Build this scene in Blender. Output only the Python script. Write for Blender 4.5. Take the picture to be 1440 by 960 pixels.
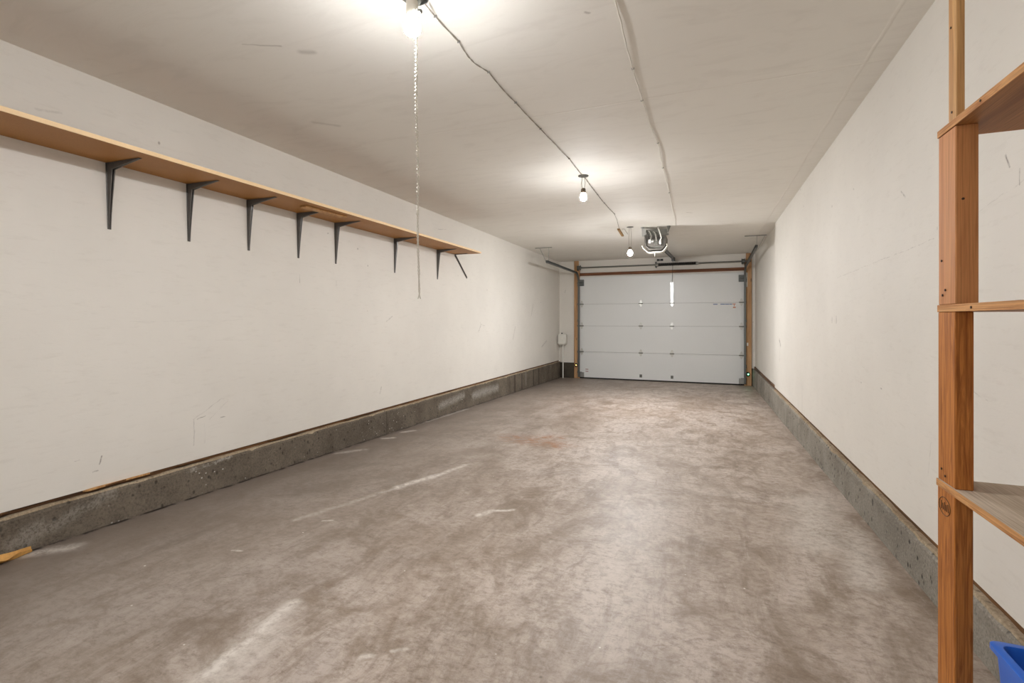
import bpy, bmesh, math, random
from mathutils import Vector, Matrix
for o in list(bpy.data.objects): bpy.data.objects.remove(o)
random.seed(7)
S = bpy.context.scene
C = S.collection

# ---------------- camera, world, exposure ----------------
CAM_H = 1.21
cd = bpy.data.cameras.new('camera'); cam = bpy.data.objects.new('camera', cd); C.objects.link(cam)
cam.location = (0, 0, CAM_H)
cam.rotation_euler = (math.pi/2, 0, math.atan(272/685.0))
cd.sensor_width = 36; cd.lens = 685/1440*36; cd.shift_y = -30/1440
cd.clip_start = 0.02
S.camera = cam
S.view_settings.view_transform = 'Standard'; S.view_settings.look = 'None'
S.view_settings.gamma = 1; S.view_settings.use_curve_mapping = False
S.view_settings.exposure = 1.17
w = bpy.data.worlds.new('world'); S.world = w; w.use_nodes = True
w.node_tree.nodes['Background'].inputs[0].default_value = (1, 0.97, 0.93, 1)
w.node_tree.nodes['Background'].inputs[1].default_value = 0.5
BULB, BULB_MID, BULB_FAR = 1420.0, 1450.0, 2900.0   # the three ceiling bulbs, near to far
BULB_COL = (0.985, 0.985, 1.0, 1)

# ---------------- node helpers ----------------
class NT:
    def __init__(s, name, rough=0.6, metal=0.0, spec=0.5):
        s.m = bpy.data.materials.new(name); s.m.use_nodes = True
        s.t = s.m.node_tree; s.b = s.t.nodes['Principled BSDF']
        s.b.inputs['Roughness'].default_value = rough; s.b.inputs['Metallic'].default_value = metal
        s.b.inputs['Specular IOR Level'].default_value = spec
        s._p = None
    def n(s, k, **kw):
        x = s.t.nodes.new(k)
        for a, v in kw.items(): setattr(x, a, v)
        return x
    def l(s, a, b): s.t.links.new(a, b)
    def pos(s):
        if s._p is None: s._p = s.n('ShaderNodeNewGeometry').outputs['Position']
        return s._p
    def obj(s): return s.n('ShaderNodeTexCoord').outputs['Object']
    def scale(s, v, sc, rot=(0, 0, 0)):
        m = s.n('ShaderNodeMapping'); s.l(v, m.inputs[0]); m.inputs['Scale'].default_value = sc; m.inputs['Rotation'].default_value = rot
        return m.outputs[0]
    def noise(s, v, sc, det=4, rough=.55, dist=0):
        x = s.n('ShaderNodeTexNoise'); s.l(v, x.inputs['Vector'])
        x.inputs['Scale'].default_value = sc; x.inputs['Detail'].default_value = det
        x.inputs['Roughness'].default_value = rough; x.inputs['Distortion'].default_value = dist
        return x.outputs['Fac']
    def ramp(s, f, *stops):
        r = s.n('ShaderNodeValToRGB'); s.l(f, r.inputs[0]); e = r.color_ramp.elements
        while len(e) < len(stops): e.new(.5)
        for i, (p, c) in enumerate(stops):
            e[i].position = p
            e[i].color = (c, c, c, 1) if not hasattr(c, '__len__') else (*c, 1)
        return r.outputs[0]
    def mix(s, f, a, b, mode='MIX'):
        x = s.n('ShaderNodeMix', data_type='RGBA', blend_type=mode)
        for sock, v in ((x.inputs[0], f), (x.inputs[6], a), (x.inputs[7], b)):
            if hasattr(v, 'is_output'): s.l(v, sock)
            elif hasattr(v, '__len__'): sock.default_value = (*v, 1)
            else: sock.default_value = v
        return x.outputs[2]
    def math(s, op, a, b=0.0, clamp=False):
        x = s.n('ShaderNodeMath', operation=op); x.use_clamp = clamp
        for sock, v in ((x.inputs[0], a), (x.inputs[1], b)):
            if hasattr(v, 'is_output'): s.l(v, sock)
            else: sock.default_value = v
        return x.outputs[0]
    def base(s, c):
        if hasattr(c, 'is_output'): s.l(c, s.b.inputs['Base Color'])
        else: s.b.inputs['Base Color'].default_value = (*c, 1)
    def rough(s, c): s.l(c, s.b.inputs['Roughness'])
    def bump(s, h, strength=.3, dist=.01):
        x = s.n('ShaderNodeBump'); s.l(h, x.inputs['Height']); x.inputs['Strength'].default_value = strength
        x.inputs['Distance'].default_value = dist; s.l(x.outputs[0], s.b.inputs['Normal'])

def srgb(r, g, b):
    f = lambda c: (c/255/12.92) if c/255 <= .04045 else ((c/255+.055)/1.055)**2.4
    return (f(r), f(g), f(b))

# capsule mask group: 1 inside width of the segment A-B, softly 0 outside
def capsule_group():
    g = bpy.data.node_groups.new('segment_mark', 'ShaderNodeTree')
    for nm, ty in (('P', 'NodeSocketVector'), ('A', 'NodeSocketVector'), ('B', 'NodeSocketVector'), ('W', 'NodeSocketFloat'), ('S', 'NodeSocketFloat')):
        g.interface.new_socket(nm, in_out='INPUT', socket_type=ty)
    g.interface.new_socket('M', in_out='OUTPUT', socket_type='NodeSocketFloat')
    i = g.nodes.new('NodeGroupInput'); o = g.nodes.new('NodeGroupOutput')
    def vm(op, a, b=None):
        x = g.nodes.new('ShaderNodeVectorMath'); x.operation = op
        g.links.new(a, x.inputs[0])
        if b is not None: g.links.new(b, x.inputs[1])
        return x
    pa = vm('SUBTRACT', i.outputs['P'], i.outputs['A']).outputs[0]
    ba = vm('SUBTRACT', i.outputs['B'], i.outputs['A']).outputs[0]
    d1 = vm('DOT_PRODUCT', pa, ba).outputs['Value']; d2 = vm('DOT_PRODUCT', ba, ba).outputs['Value']
    dv = g.nodes.new('ShaderNodeMath'); dv.operation = 'DIVIDE'; dv.use_clamp = True
    g.links.new(d1, dv.inputs[0]); g.links.new(d2, dv.inputs[1])
    sc = g.nodes.new('ShaderNodeVectorMath'); sc.operation = 'SCALE'; g.links.new(ba, sc.inputs[0]); g.links.new(dv.outputs[0], sc.inputs['Scale'])
    df = vm('SUBTRACT', pa, sc.outputs[0]).outputs[0]
    ln = vm('LENGTH', df).outputs['Value']
    mr = g.nodes.new('ShaderNodeMapRange'); mr.interpolation_type = 'SMOOTHSTEP'
    g.links.new(ln, mr.inputs[0]); g.links.new(i.outputs['W'], mr.inputs[2])
    mr.inputs[1].default_value = 0
    g.links.new(i.outputs['S'], mr.inputs[3]); mr.inputs[4].default_value = 0
    g.links.new(mr.outputs[0], o.inputs[0])
    return g
CAP = capsule_group()
def marks(nt, segs, wob=.03, wsc=5):
    """largest mask of many worn marks, coordinates in metres on the surface"""
    nz = nt.n('ShaderNodeTexNoise'); nt.l(nt.pos(), nz.inputs['Vector']); nz.inputs['Scale'].default_value = wsc; nz.inputs['Detail'].default_value = 4
    a = nt.n('ShaderNodeVectorMath', operation='SUBTRACT'); nt.l(nz.outputs['Color'], a.inputs[0]); a.inputs[1].default_value = (.5, .5, .5)
    b = nt.n('ShaderNodeVectorMath', operation='SCALE'); nt.l(a.outputs[0], b.inputs[0]); b.inputs['Scale'].default_value = wob
    c = nt.n('ShaderNodeVectorMath', operation='ADD'); nt.l(nt.pos(), c.inputs[0]); nt.l(b.outputs[0], c.inputs[1])
    out = None
    for A, B, W, St in segs:
        g = nt.n('ShaderNodeGroup'); g.node_tree = CAP; nt.l(c.outputs[0], g.inputs['P'])
        g.inputs['A'].default_value = A; g.inputs['B'].default_value = B; g.inputs['W'].default_value = W; g.inputs['S'].default_value = St
        out = g.outputs[0] if out is None else nt.math('MAXIMUM', out, g.outputs[0])
    return out

def plain(name, col, rough=.5, metal=0, var=.12, sc=30, spec=.5):
    t = NT(name, rough, metal, spec)
    n = t.noise(t.obj(), sc, 3)
    t.base(t.mix(n, tuple(c*(1-var) for c in col), tuple(min(1, c*(1+var)) for c in col)))
    return t.m

# ---------------- materials ----------------
FZ = lambda y: 0.172 - 0.0185*y          # the slab falls towards the garage door
def floor_mat():
    t = NT('worn_concrete', .5, 0, .5); p = t.pos()
    warm = t.scale(p, (1.0, .75, 1))
    big = t.noise(warm, 1.0, 8, .66, .8)
    mid = t.noise(t.scale(p, (1.7, 1, 1), (0, 0, .5)), 2.6, 10, .72, .9)
    blot = t.noise(t.scale(p, (1, .8, 1)), 4.6, 8, .7, .5)
    fine = t.noise(t.scale(p, (1, 1.6, 1)), 24, 9, .85, .2)
    warp = t.n('ShaderNodeTexNoise'); t.l(p, warp.inputs['Vector']); warp.inputs['Scale'].default_value = 1.3; warp.inputs['Detail'].default_value = 3
    wv = t.n('ShaderNodeVectorMath', operation='MULTIPLY_ADD'); t.l(warp.outputs['Color'], wv.inputs[0]); wv.inputs[1].default_value = (.22, .22, 0); t.l(p, wv.inputs[2])
    brushed = t.noise(t.scale(wv.outputs[0], (7, 1.2, 1), (0, 0, .95)), 2.8, 8, .78, 0)
    brushed2 = t.noise(t.scale(wv.outputs[0], (7, 1.1, 1), (0, 0, -.6)), 2.6, 8, .78, 0)
    c = t.ramp(big, (.30, srgb(148, 132, 117)), (.44, srgb(170, 155, 142)), (.56, srgb(188, 175, 164)), (.72, srgb(166, 154, 146)))
    c = t.mix(t.ramp(mid, (.33, .80), (.52, 0.0)), c, srgb(122, 105, 88))
    c = t.mix(t.ramp(mid, (.55, 0.0), (.72, .6)), c, srgb(204, 194, 185))
    c = t.mix(t.ramp(blot, (.34, .80), (.50, 0.0)), c, srgb(126, 108, 90))
    c = t.mix(t.ramp(brushed, (.32, .6), (.48, 0.0)), c, srgb(126, 108, 92))
    c = t.mix(t.ramp(brushed2, (.58, 0.0), (.74, .42)), c, srgb(210, 201, 193))
    c = t.mix(t.ramp(fine, (.34, .8), (.52, 0.0)), c, srgb(112, 95, 79))
    c = t.mix(t.ramp(fine, (.55, 0.0), (.75, .35)), c, srgb(214, 205, 197))
    # floor tone gets darker towards the left curb
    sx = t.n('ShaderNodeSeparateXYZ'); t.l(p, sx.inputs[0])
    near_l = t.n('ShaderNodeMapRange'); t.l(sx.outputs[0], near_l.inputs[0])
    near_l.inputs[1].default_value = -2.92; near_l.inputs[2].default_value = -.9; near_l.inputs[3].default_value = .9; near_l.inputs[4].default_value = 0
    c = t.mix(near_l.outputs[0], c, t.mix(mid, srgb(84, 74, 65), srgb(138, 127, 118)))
    z = .1
    def S2(x1, y1, x2, y2, w, s): return ((x1, y1, FZ(y1)), (x2, y2, FZ(y2)), w, s)
    light = [S2(-1.86, 2.67, -1.76, 3.0, .050, 1.0), S2(-1.76, 3.0, -1.70, 3.3, .036, .8), S2(-2.05, 2.0, -1.86, 2.67, .035, .4),
             S2(-1.17, 2.44, -1.14, 2.52, .034, 1.0), S2(-1.14, 2.52, -1.03, 2.6, .026, 1.0),
             S2(-2.80, 3.80, -2.74, 3.86, .05, .95), S2(-2.80, 4.10, -2.74, 4.2, .05, .95), S2(-2.82, 3.2, -2.7, 3.4, .05, .5),
             S2(-1.38, .98, -1.44, 1.40, .045, .95), S2(-1.36, 1.0, -1.40, 1.25, .10, .6), S2(-1.30, 1.0, -1.32, 1.22, .05, .5), S2(-1.0, 1.25, -.98, 1.27, .02, .9), S2(-.93, 1.32, -.90, 1.34, .015, .8), S2(-1.9, 2.05, -1.86, 2.08, .015, .8), S2(-2.05, 1.62, -2.0, 1.64, .012, .9), S2(-2.86, 1.25, -2.76, 1.36, .08, .7), S2(-2.88, 4.6, -2.85, 5.6, .05, .6),
             S2(.50, 2.75, .60, 3.4, .22, .6), S2(.62, 2.4, .7, 3.0, .12, .6), S2(-.30, 2.1, -.33, 3.4, .30, .14), S2(-.1, 3.0, -.2, 5.2, .45, .12)]
    dark = [S2(-.40, 2.05, -.37, 2.06, .022, .7), S2(.02, 2.35, .06, 2.36, .035, .55), S2(.0, 2.55, -.2, 2.65, .05, .35), S2(-.5, 1.45, -.55, 1.6, .03, .35),
            S2(.3, 1.6, .45, 1.5, .07, .42), S2(.35, 1.35, .5, 1.2, .08, .4), S2(-2.2, 1.6, -1.7, 1.7, .12, .3), S2(-1.2, 3.2, -.9, 3.5, .14, .25),
            S2(-.9, 1.05, -.78, .98, .02, .45), S2(-1.9, 1.25, -1.55, 1.45, .04, .3), S2(-1.5, 2.0, -1.3, 2.35, .03, .3), S2(-2.4, 5.8, -1.6, 6.3, .35, .25), S2(-1.0, 2.2, -1.02, 2.5, .022, .4), S2(-1.7, 1.15, -1.5, 1.55, .16, .35), S2(-1.5, 1.7, -1.2, 1.9, .15, .35), S2(-.75, 1.0, -.62, 1.12, .012, .7), S2(-.2, 1.4, .05, 1.2, .012, .6), S2(.1, 1.9, .28, 1.8, .012, .5), S2(-.6, 1.9, -.5, 2.2, .012, .5), S2(-2.2, 2.3, -2.15, 2.55, .014, .6), S2(-1.95, 1.3, -1.8, 1.5, .014, .6)]
    rust = [S2(-1.52, 4.25, -1.24, 4.2, .24, 1.0), S2(-1.45, 4.45, -1.30, 4.5, .14, 1.0), S2(-1.75, 4.3, -1.5, 4.35, .22, .8)]
    brk = t.ramp(t.noise(p, 30, 5, .75), (.38, .25), (.58, 1.0))
    c = t.mix(t.math('MULTIPLY', marks(t, dark, .10, 7), brk), c, srgb(104, 88, 74))
    rbrk = t.ramp(t.noise(t.scale(p, (1, 2, 1)), 11, 7, .75), (.44, 0.0), (.58, 1.0))
    c = t.mix(t.math('MULTIPLY', marks(t, rust, .3, 7), rbrk), c, srgb(146, 98, 60))
    c = t.mix(t.math('MULTIPLY', marks(t, light, .05, 9), brk), c, srgb(212, 205, 196))
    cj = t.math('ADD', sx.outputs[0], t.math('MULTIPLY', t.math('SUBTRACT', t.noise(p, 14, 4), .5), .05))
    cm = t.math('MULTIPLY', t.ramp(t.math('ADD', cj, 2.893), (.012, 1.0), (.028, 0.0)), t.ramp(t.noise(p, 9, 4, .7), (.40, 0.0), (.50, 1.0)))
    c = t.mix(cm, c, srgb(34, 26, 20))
    # paint specks and small pits
    v = t.n('ShaderNodeTexVoronoi'); t.l(p, v.inputs['Vector']); v.inputs['Scale'].default_value = 7
    sp = t.math('MULTIPLY', t.ramp(v.outputs['Distance'], (.022, 1.0), (.034, 0.0)), t.ramp(t.noise(p, 2.2, 2), (.47, 0.0), (.53, .9)))
    c = t.mix(sp, c, srgb(222, 218, 210))
    v2 = t.n('ShaderNodeTexVoronoi'); t.l(p, v2.inputs['Vector']); v2.inputs['Scale'].default_value = 6.5
    sp2 = t.math('MULTIPLY', t.ramp(v2.outputs['Distance'], (.02, 1.0), (.05, 0.0)), t.ramp(t.noise(p, 1.7, 2), (.5, 0.0), (.6, .7)))
    c = t.mix(sp2, c, srgb(90, 78, 66))
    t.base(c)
    t.rough(t.ramp(mid, (.3, .40), (.7, .56)))
    t.bump(t.math('ADD', t.math('MULTIPLY', mid, .6), t.math('MULTIPLY', fine, .15)), .18, .01)
    return t.m

def wall_mat(name, segs, lightsegs=None, seam_z=None, col=(229, 225, 217)):
    t = NT(name, .62, 0, .3); p = t.pos()
    b = t.noise(p, 1.1, 5, .6); f = t.noise(p, 60, 4, .6)
    c = t.mix(t.ramp(b, (.35, 0.0), (.65, 1.0)), srgb(*[x-4 for x in col]), srgb(*[x+3 for x in col]))
    stroke = t.noise(t.scale(p, (1, 1, 5)), 9, 4, .7)
    c = t.mix(t.ramp(stroke, (.3, .12), (.45, 0.0)), c, srgb(184, 177, 164))
    brk = t.ramp(t.noise(p, 45, 4, .7), (.34, .15), (.56, 1.0))
    c = t.mix(t.math('MULTIPLY', marks(t, segs, .02, 12), brk), c, srgb(108, 98, 88))
    v = t.n('ShaderNodeTexVoronoi'); t.l(t.scale(p, (1, 1, .7)), v.inputs['Vector']); v.inputs['Scale'].default_value = 7
    sp = t.math('MULTIPLY', t.ramp(v.outputs['Distance'], (.03, 1.0), (.06, 0.0)), t.ramp(t.noise(p, 2.6, 2), (.53, 0.0), (.6, .6)))
    c = t.mix(sp, c, srgb(128, 118, 106))
    h = t.math('ADD', t.math('MULTIPLY', f, .10), t.math('MULTIPLY', stroke, .25))
    if seam_z:
        sx = t.n('ShaderNodeSeparateXYZ'); t.l(p, sx.inputs[0])
        d = t.math('ABSOLUTE', t.math('SUBTRACT', sx.outputs[2], seam_z))
        dn = t.math('ADD', d, t.math('MULTIPLY', t.math('SUBTRACT', t.noise(p, 3), .5), .012))
        lm = t.ramp(dn, (.001, .22), (.005, 0.0))
        c = t.mix(lm, c, srgb(150, 142, 130))
    t.base(c); t.bump(h, .25, .01)
    return t.m
LX, RX, JX, BY, CZ = -2.92, .835, .863, 10.12, 2.46
def L(y1, z1, y2, z2, w, s, x=LX): return ((x, y1, z1), (x, y2, z2), w, s)
left_marks = [L(2.06, .60, 2.06, .44, .006, .3), L(2.06, .60, 2.24, .70, .005, .3), L(2.24, .70, 2.29, .69, .006, .3), L(2.29, .68, 2.16, .58, .005, .25), L(2.13, .56, 2.13, .44, .005, .15),
              L(2.08, .595, 2.13, .61, .004, .7), L(2.24, .58, 2.27, .58, .005, .7), L(1.56, .46, 1.57, .50, .005, .8), L(1.53, .43, 1.55, .432, .005, .7), L(1.45, .505, 1.47, .507, .004, .5),
              L(6.1, 1.05, 6.18, 1.15, .012, .5), L(6.18, 1.15, 6.3, 1.13, .01, .35), L(2.9, 1.98, 2.91, 1.985, .006, .9), L(3.2, 1.93, 3.21, 1.935, .006, .9), L(3.9, .50, 3.92, .56, .008, .6),
              L(1.7, 1.2, 2.4, 1.21, .004, .12), L(2.9, 1.5, 2.9, 1.56, .005, .5), L(3.3, 1.5, 3.3, 1.55, .006, .4), L(4.0, 1.2, 4.1, 1.25, .01, .3), L(7.4, .9, 7.5, 1.1, .02, .3), L(8.3, 1.3, 8.4, 1.5, .02, .3), L(8.9, .7, 9.2, .8, .03, .3),
              L(5.0, 2.28, 5.2, 2.31, .006, .4), L(1.3, 2.2, 1.4, 2.22, .01, .2)]
def Rr(y1, z1, y2, z2, w, s): return L(y1, z1, y2, z2, w, s, RX)
right_marks = [Rr(6.60, .91, 6.70, .97, .035, .75), Rr(6.66, .90, 6.66, .72, .02, .3), Rr(2.69, 1.765, 2.74, 1.80, .008, .6), Rr(4.05, 1.19, 4.05, 1.23, .008, .8), Rr(3.93, 1.19, 3.93, 1.235, .008, .8),
               Rr(5.2, .25, 5.2, .62, .006, .5), Rr(2.0, .95, 2.2, 1.0, .004, .3), Rr(1.88, 1.66, 1.90, 1.70, .007, .8), Rr(1.83, 1.60, 1.83, 1.64, .005, .7), Rr(1.45, 1.26, 1.60, 1.24, .004, .8), Rr(1.60, 1.24, 1.85, 1.27, .003, .5), Rr(1.3, 1.24, 1.45, 1.265, .003, .5),
               Rr(3.0, .86, 3.02, .862, .006, .6), Rr(3.35, .85, 3.36, .85, .008, .6), Rr(2.45, .58, 2.42, .72, .004, .3), Rr(3.5, 2.0, 3.52, 2.01, .008, .4), Rr(2.35, 1.53, 3.9, 1.50, .003, .35), Rr(1.2, 1.70, 2.1, 1.56, .003, .2)]

def ceiling_mat():
    t = NT('ceiling_plaster', .75, 0, .25); p = t.pos()
    b = t.noise(p, .8, 5, .6); sw = t.noise(t.scale(p, (1, 3, 1), (0, 0, .3)), 3, 5, .65, 1)
    c = t.mix(b, srgb(232, 229, 221), srgb(241, 238, 231))
    c = t.mix(t.ramp(sw, (.3, .25), (.5, 0.0)), c, srgb(212, 208, 199))
    sx = t.n('ShaderNodeSeparateXYZ'); t.l(p, sx.inputs[0])
    wob = t.math('MULTIPLY', t.math('SUBTRACT', t.noise(p, 2), .5), .03)
    ridge = None
    for ax, at, wd in ((1, 2.837, .006), (1, 7.26, .012), (0, .72, .006), (1, 5.05, .005)):
        d = t.math('ABSOLUTE', t.math('ADD', t.math('SUBTRACT', sx.outputs[ax], at), wob))
        r = t.ramp(d, (wd*.5, 1.0), (wd*1.6, 0.0)); ridge = r if ridge is None else t.math('MAXIMUM', ridge, r)
    h = t.math('ADD', t.math('MULTIPLY', ridge, 1.0), t.math('MULTIPLY', sw, .7))
    c = t.mix(t.math('MULTIPLY', ridge, .18), c, srgb(225, 219, 208))
    dk = [((-1.75, 1.75, CZ), (-1.70, 1.77, CZ), .03, .35), ((-.55, 1.75, CZ), (-.53, 1.76, CZ), .012, .5), ((-.45, 1.95, CZ), (-.44, 1.96, CZ), .012, .5), ((-2.3, 2.4, CZ), (-2.2, 2.5, CZ), .03, .25), ((-1.95, 1.6, CZ), (-1.8, 1.68, CZ), .01, .4), ((.3, 2.0, CZ), (.33, 2.05, CZ), .01, .4), ((-.2, 6.0, CZ), (-.15, 6.05, CZ), .02, .3)]
    c = t.mix(marks(t, dk, .03, 10), c, srgb(140, 132, 120))
    t.base(c); t.bump(h, .35, .006)
    return t.m

def curb_mat(name, c1, c2, pits, stain=None):
    t = NT(name, .85, 0, .3); p = t.pos()
    n = t.noise(p, 3, 6, .65); g = t.noise(p, 90, 5, .75)
    c = t.mix(t.ramp(n, (.35, 0.0), (.65, 1.0)), c1, c2)
    c = t.mix(t.ramp(g, (.35, .55), (.5, 0.0)), c, tuple(x*.45 for x in c1))
    c = t.mix(t.ramp(g, (.56, 0.0), (.72, .5)), c, tuple(min(1, x*1.7) for x in c2))
    v = t.n('ShaderNodeTexVoronoi'); t.l(t.scale(p, (1, 1, .7)), v.inputs['Vector']); v.inputs['Scale'].default_value = 28
    pit = t.math('MULTIPLY', t.ramp(v.outputs['Distance'], (.14, 1.0), (.28, 0.0)), t.ramp(t.noise(p, 9, 2), (.46, 0.0), (.54, pits)))
    c = t.mix(pit, c, (.012, .011, .01))
    if stain: c = t.mix(marks(t, stain[0], .03, 12), c, stain[1])
    if stain: c = t.mix(t.math('MULTIPLY', marks(t, stain[2], .06, 14), t.ramp(g, (.4, .2), (.55, 1.0))), c, stain[3])
    if stain:
        vf = t.n('ShaderNodeTexVoronoi'); t.l(t.scale(p, (1, .8, 1)), vf.inputs['Vector']); vf.inputs['Scale'].default_value = 34
        c = t.mix(t.math('MULTIPLY', t.ramp(vf.outputs['Distance'], (.10, 1.0), (.16, 0.0)), t.ramp(t.noise(p, 3.3, 3), (.50, 0.0), (.60, .9))), c, srgb(206, 203, 196))
    t.base(c); t.bump(t.math('SUBTRACT', t.math('MULTIPLY', g, .4), pit), .6, .008)
    return t.m

def wood(name, light, dark, axis='z', ringscale=22, rough=.6, knots=True):
    t = NT(name, rough, 0, .3); p = t.pos()
    st = {'x': (.06, 1, 1), 'y': (1, .06, 1), 'z': (1, 1, .06)}[axis]
    v = t.scale(p, st)
    n = t.noise(v, ringscale, 5, .6, 1.4)
    f = t.noise(t.scale(p, tuple(.25*k if k < 1 else k for k in st)), 300, 3, .6)
    c = t.ramp(n, (.32, dark), (.46, tuple((a+b)/2 for a, b in zip(light, dark))), (.55, light), (.66, tuple(a*.88 for a in light)), (.8, dark))
    c = t.mix(t.ramp(f, (.35, .45), (.55, 0.0)), c, tuple(x*.55 for x in dark))
    if knots:
        vv = t.n('ShaderNodeTexVoronoi'); t.l(t.scale(p, tuple(.35 if k < 1 else k for k in st)), vv.inputs['Vector']); vv.inputs['Scale'].default_value = 7
        c = t.mix(t.ramp(vv.outputs['Distance'], (.05, .8), (.11, 0.0)), c, tuple(x*.35 for x in dark))
    t.base(c); t.bump(f, .15, .003)
    return t.m

M = {}
M['floor'] = floor_mat()
M['wall_left'] = wall_mat('left_wall_paint', left_marks)
M['wall_right'] = wall_mat('right_wall_paint', right_marks)
M['wall_end'] = wall_mat('end_wall_paint', [((-2.8, BY, 1.8), (-2.78, BY, 1.85), .02, .3)])
M['ceiling'] = ceiling_mat()
cl = lambda y, z1, z2, w, s: ((LX+.022, y, z1), (LX+.022, y, z2), w, s)
M['curb_left'] = curb_mat('left_curb_concrete', srgb(92, 83, 72), srgb(118, 108, 95), .6,
    ([cl(7.42, 0, .3, .06, .8), cl(7.75, 0, .28, .05, .7), cl(8.35, 0, .3, .05, .8), cl(8.65, 0, .3, .06, .7), cl(7.2, .0, .3, .03, .6)], srgb(58, 50, 40),
     [((LX+.022, 5.0, .2), (LX+.022, 5.6, .24), .07, .7), ((LX+.022, 5.9, .2), (LX+.022, 6.7, .2), .09, .8), cl(7.95, .1, .3, .04, .4), ((LX+.022, 1.25, .2), (LX+.022, 1.6, .3), .05, .35), ((LX+.022, 1.2, .2), (LX+.022, 1.3, .25), .05, .4), ((LX+.022, 2.0, .3), (LX+.022, 2.3, .31), .015, .8)], srgb(172, 168, 160)))
M['curb_right'] = curb_mat('right_curb_concrete', srgb(128, 122, 112), srgb(158, 152, 141), .8)
M['curb_end'] = curb_mat('end_curb_concrete', srgb(62, 56, 48), srgb(80, 73, 62), .4)
M['ledge'] = curb_mat('mortar_ledge', srgb(150, 130, 104), srgb(186, 170, 146), .5)
M['sill'] = wood('sill_plate_wood', srgb(120, 84, 50), srgb(62, 42, 26), 'y')
M['post'] = wood('fir_post_wood', srgb(202, 130, 62), srgb(148, 84, 32), 'z', 70)
M['post_pale'] = wood('painted_fir_wood', srgb(206, 144, 92), srgb(184, 120, 72), 'z', 16)
M['strip'] = wood('pine_strip_wood', srgb(214, 168, 112), srgb(178, 126, 76), 'z', 20)
M['jamb'] = wood('jamb_wood', srgb(206, 164, 120), srgb(176, 132, 92), 'z', 14)
M['header'] = wood('header_wood', srgb(138, 90, 58), srgb(84, 50, 30), 'x', 16)
M['ply'] = wood('plywood_face', srgb(176, 122, 72), srgb(140, 90, 50), 'y', 16, .55, False)
M['ply_top'] = wood('weathered_plywood', srgb(204, 188, 168), srgb(172, 154, 132), 'y', 12, .7, False)
M['ply_edge'] = wood('plywood_edge', srgb(214, 160, 104), srgb(166, 108, 60), 'y', 60, .7, False)
def board_mat():
    t = NT('hardboard_brown', .5, 0, .35); p = t.pos(); n = t.noise(p, 5, 5, .6); f = t.noise(p, 150, 3, .7)
    c = t.mix(n, srgb(164, 112, 52), srgb(182, 128, 66)); c = t.mix(t.ramp(f, (.35, .3), (.5, 0.0)), c, srgb(136, 82, 36))
    t.base(c); t.bump(f, .1, .002); return t.m
M['board'] = board_mat()
M['board_edge'] = plain('board_edge_pale', srgb(246, 214, 168), .6, 0, .1, 40)
M['bracket'] = plain('dark_steel_bracket', srgb(100, 97, 94), .34, .6, .15, 60)
M['hinge'] = plain('bright_zinc_hinge', srgb(205, 205, 200), .3, .6, .08, 40)
M['track'] = plain('dark_galvanized_track', srgb(108, 111, 109), .45, .5, .2, 40)
M['steel'] = plain('galvanized_steel', srgb(168, 168, 164), .38, .7, .15, 40)
M['grey_steel'] = plain('dull_grey_steel', srgb(112, 112, 106), .5, .5, .2, 30)
M['black'] = plain('black_spring_steel', srgb(28, 27, 26), .5, .4, .2, 60)
M['rubber'] = plain('black_rubber', srgb(30, 29, 28), .8, 0, .2, 60)
def door_mat():
    t = NT('door_enamel', .36, 0, .5); o = t.obj()
    v = t.noise(o, 140, 3, .6); n = t.noise(o, 1.4, 4)
    t.base(t.mix(n, srgb(222, 224, 223), srgb(230, 232, 231))); t.bump(v, .25, .003); return t.m
M['door'] = door_mat()
M['white'] = plain('white_plastic', srgb(226, 224, 216), .45, 0, .05, 20)
M['cord'] = plain('off_white_cord', srgb(228, 224, 214), .6, 0, .15, 200)
M['cable'] = plain('aged_cable', srgb(150, 143, 130), .6, 0, .3, 30)
M['opener_grey'] = plain('opener_dark_enamel', srgb(92, 88, 82), .5, .2, .15, 60)
M['porcelain'] = plain('porcelain', srgb(205, 200, 188), .3, 0, .08, 30)
M['socket_brown'] = plain('dark_socket', srgb(96, 82, 66), .5, 0, .2, 50)
M['wirewood'] = plain('brown_wood_block', srgb(150, 116, 72), .7, 0, .25, 60)
M['lens'] = plain('milky_lens', srgb(232, 228, 218), .3, 0, .05, 30)
M['board_green'] = plain('label_blue', srgb(70, 98, 150), .5, 0, .2, 60)
M['label_orange'] = plain('label_orange', srgb(196, 126, 92), .5, 0, .15, 60)
M['label_red'] = plain('label_red', srgb(156, 92, 92), .5, 0, .15, 60)
M['blue'] = plain('blue_plastic', srgb(24, 104, 214), .34, 0, .1, 12)
M['leaf'] = plain('dried_leaf', srgb(206, 156, 84), .7, 0, .3, 60)
M['nail'] = plain('rusty_nail', srgb(70, 52, 38), .6, .4, .2, 60)
M['eye'] = plain('sensor_black', srgb(34, 34, 34), .4, 0, .2, 30)
def emis(name, col, st):
    t = NT(name, .3); t.b.inputs['Base Color'].default_value = col; t.b.inputs['Emission Color'].default_value = col
    t.b.inputs['Emission Strength'].default_value = st; return t.m
M['bulb'] = emis('lit_bulb_glass', BULB_COL, BULB)
M['collar'] = emis('shield_faint_glow', (.93, .92, .90, 1), 40)  # weak glow on the added collar so the whole globe looks lit
M['bulb_mid'] = emis('lit_bulb_glass_mid', BULB_COL, BULB_MID)
M['bulb_far'] = emis('lit_bulb_glass_far', BULB_COL, BULB_FAR)
M['bulb_rear'] = emis('lit_bulb_glass_rear', BULB_COL, BULB*.5)
M['led_green'] = emis('green_led', (.1, 1, .5, 1), 14)
M['led_orange'] = emis('amber_led', (1, .45, .1, 1), 5)

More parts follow.
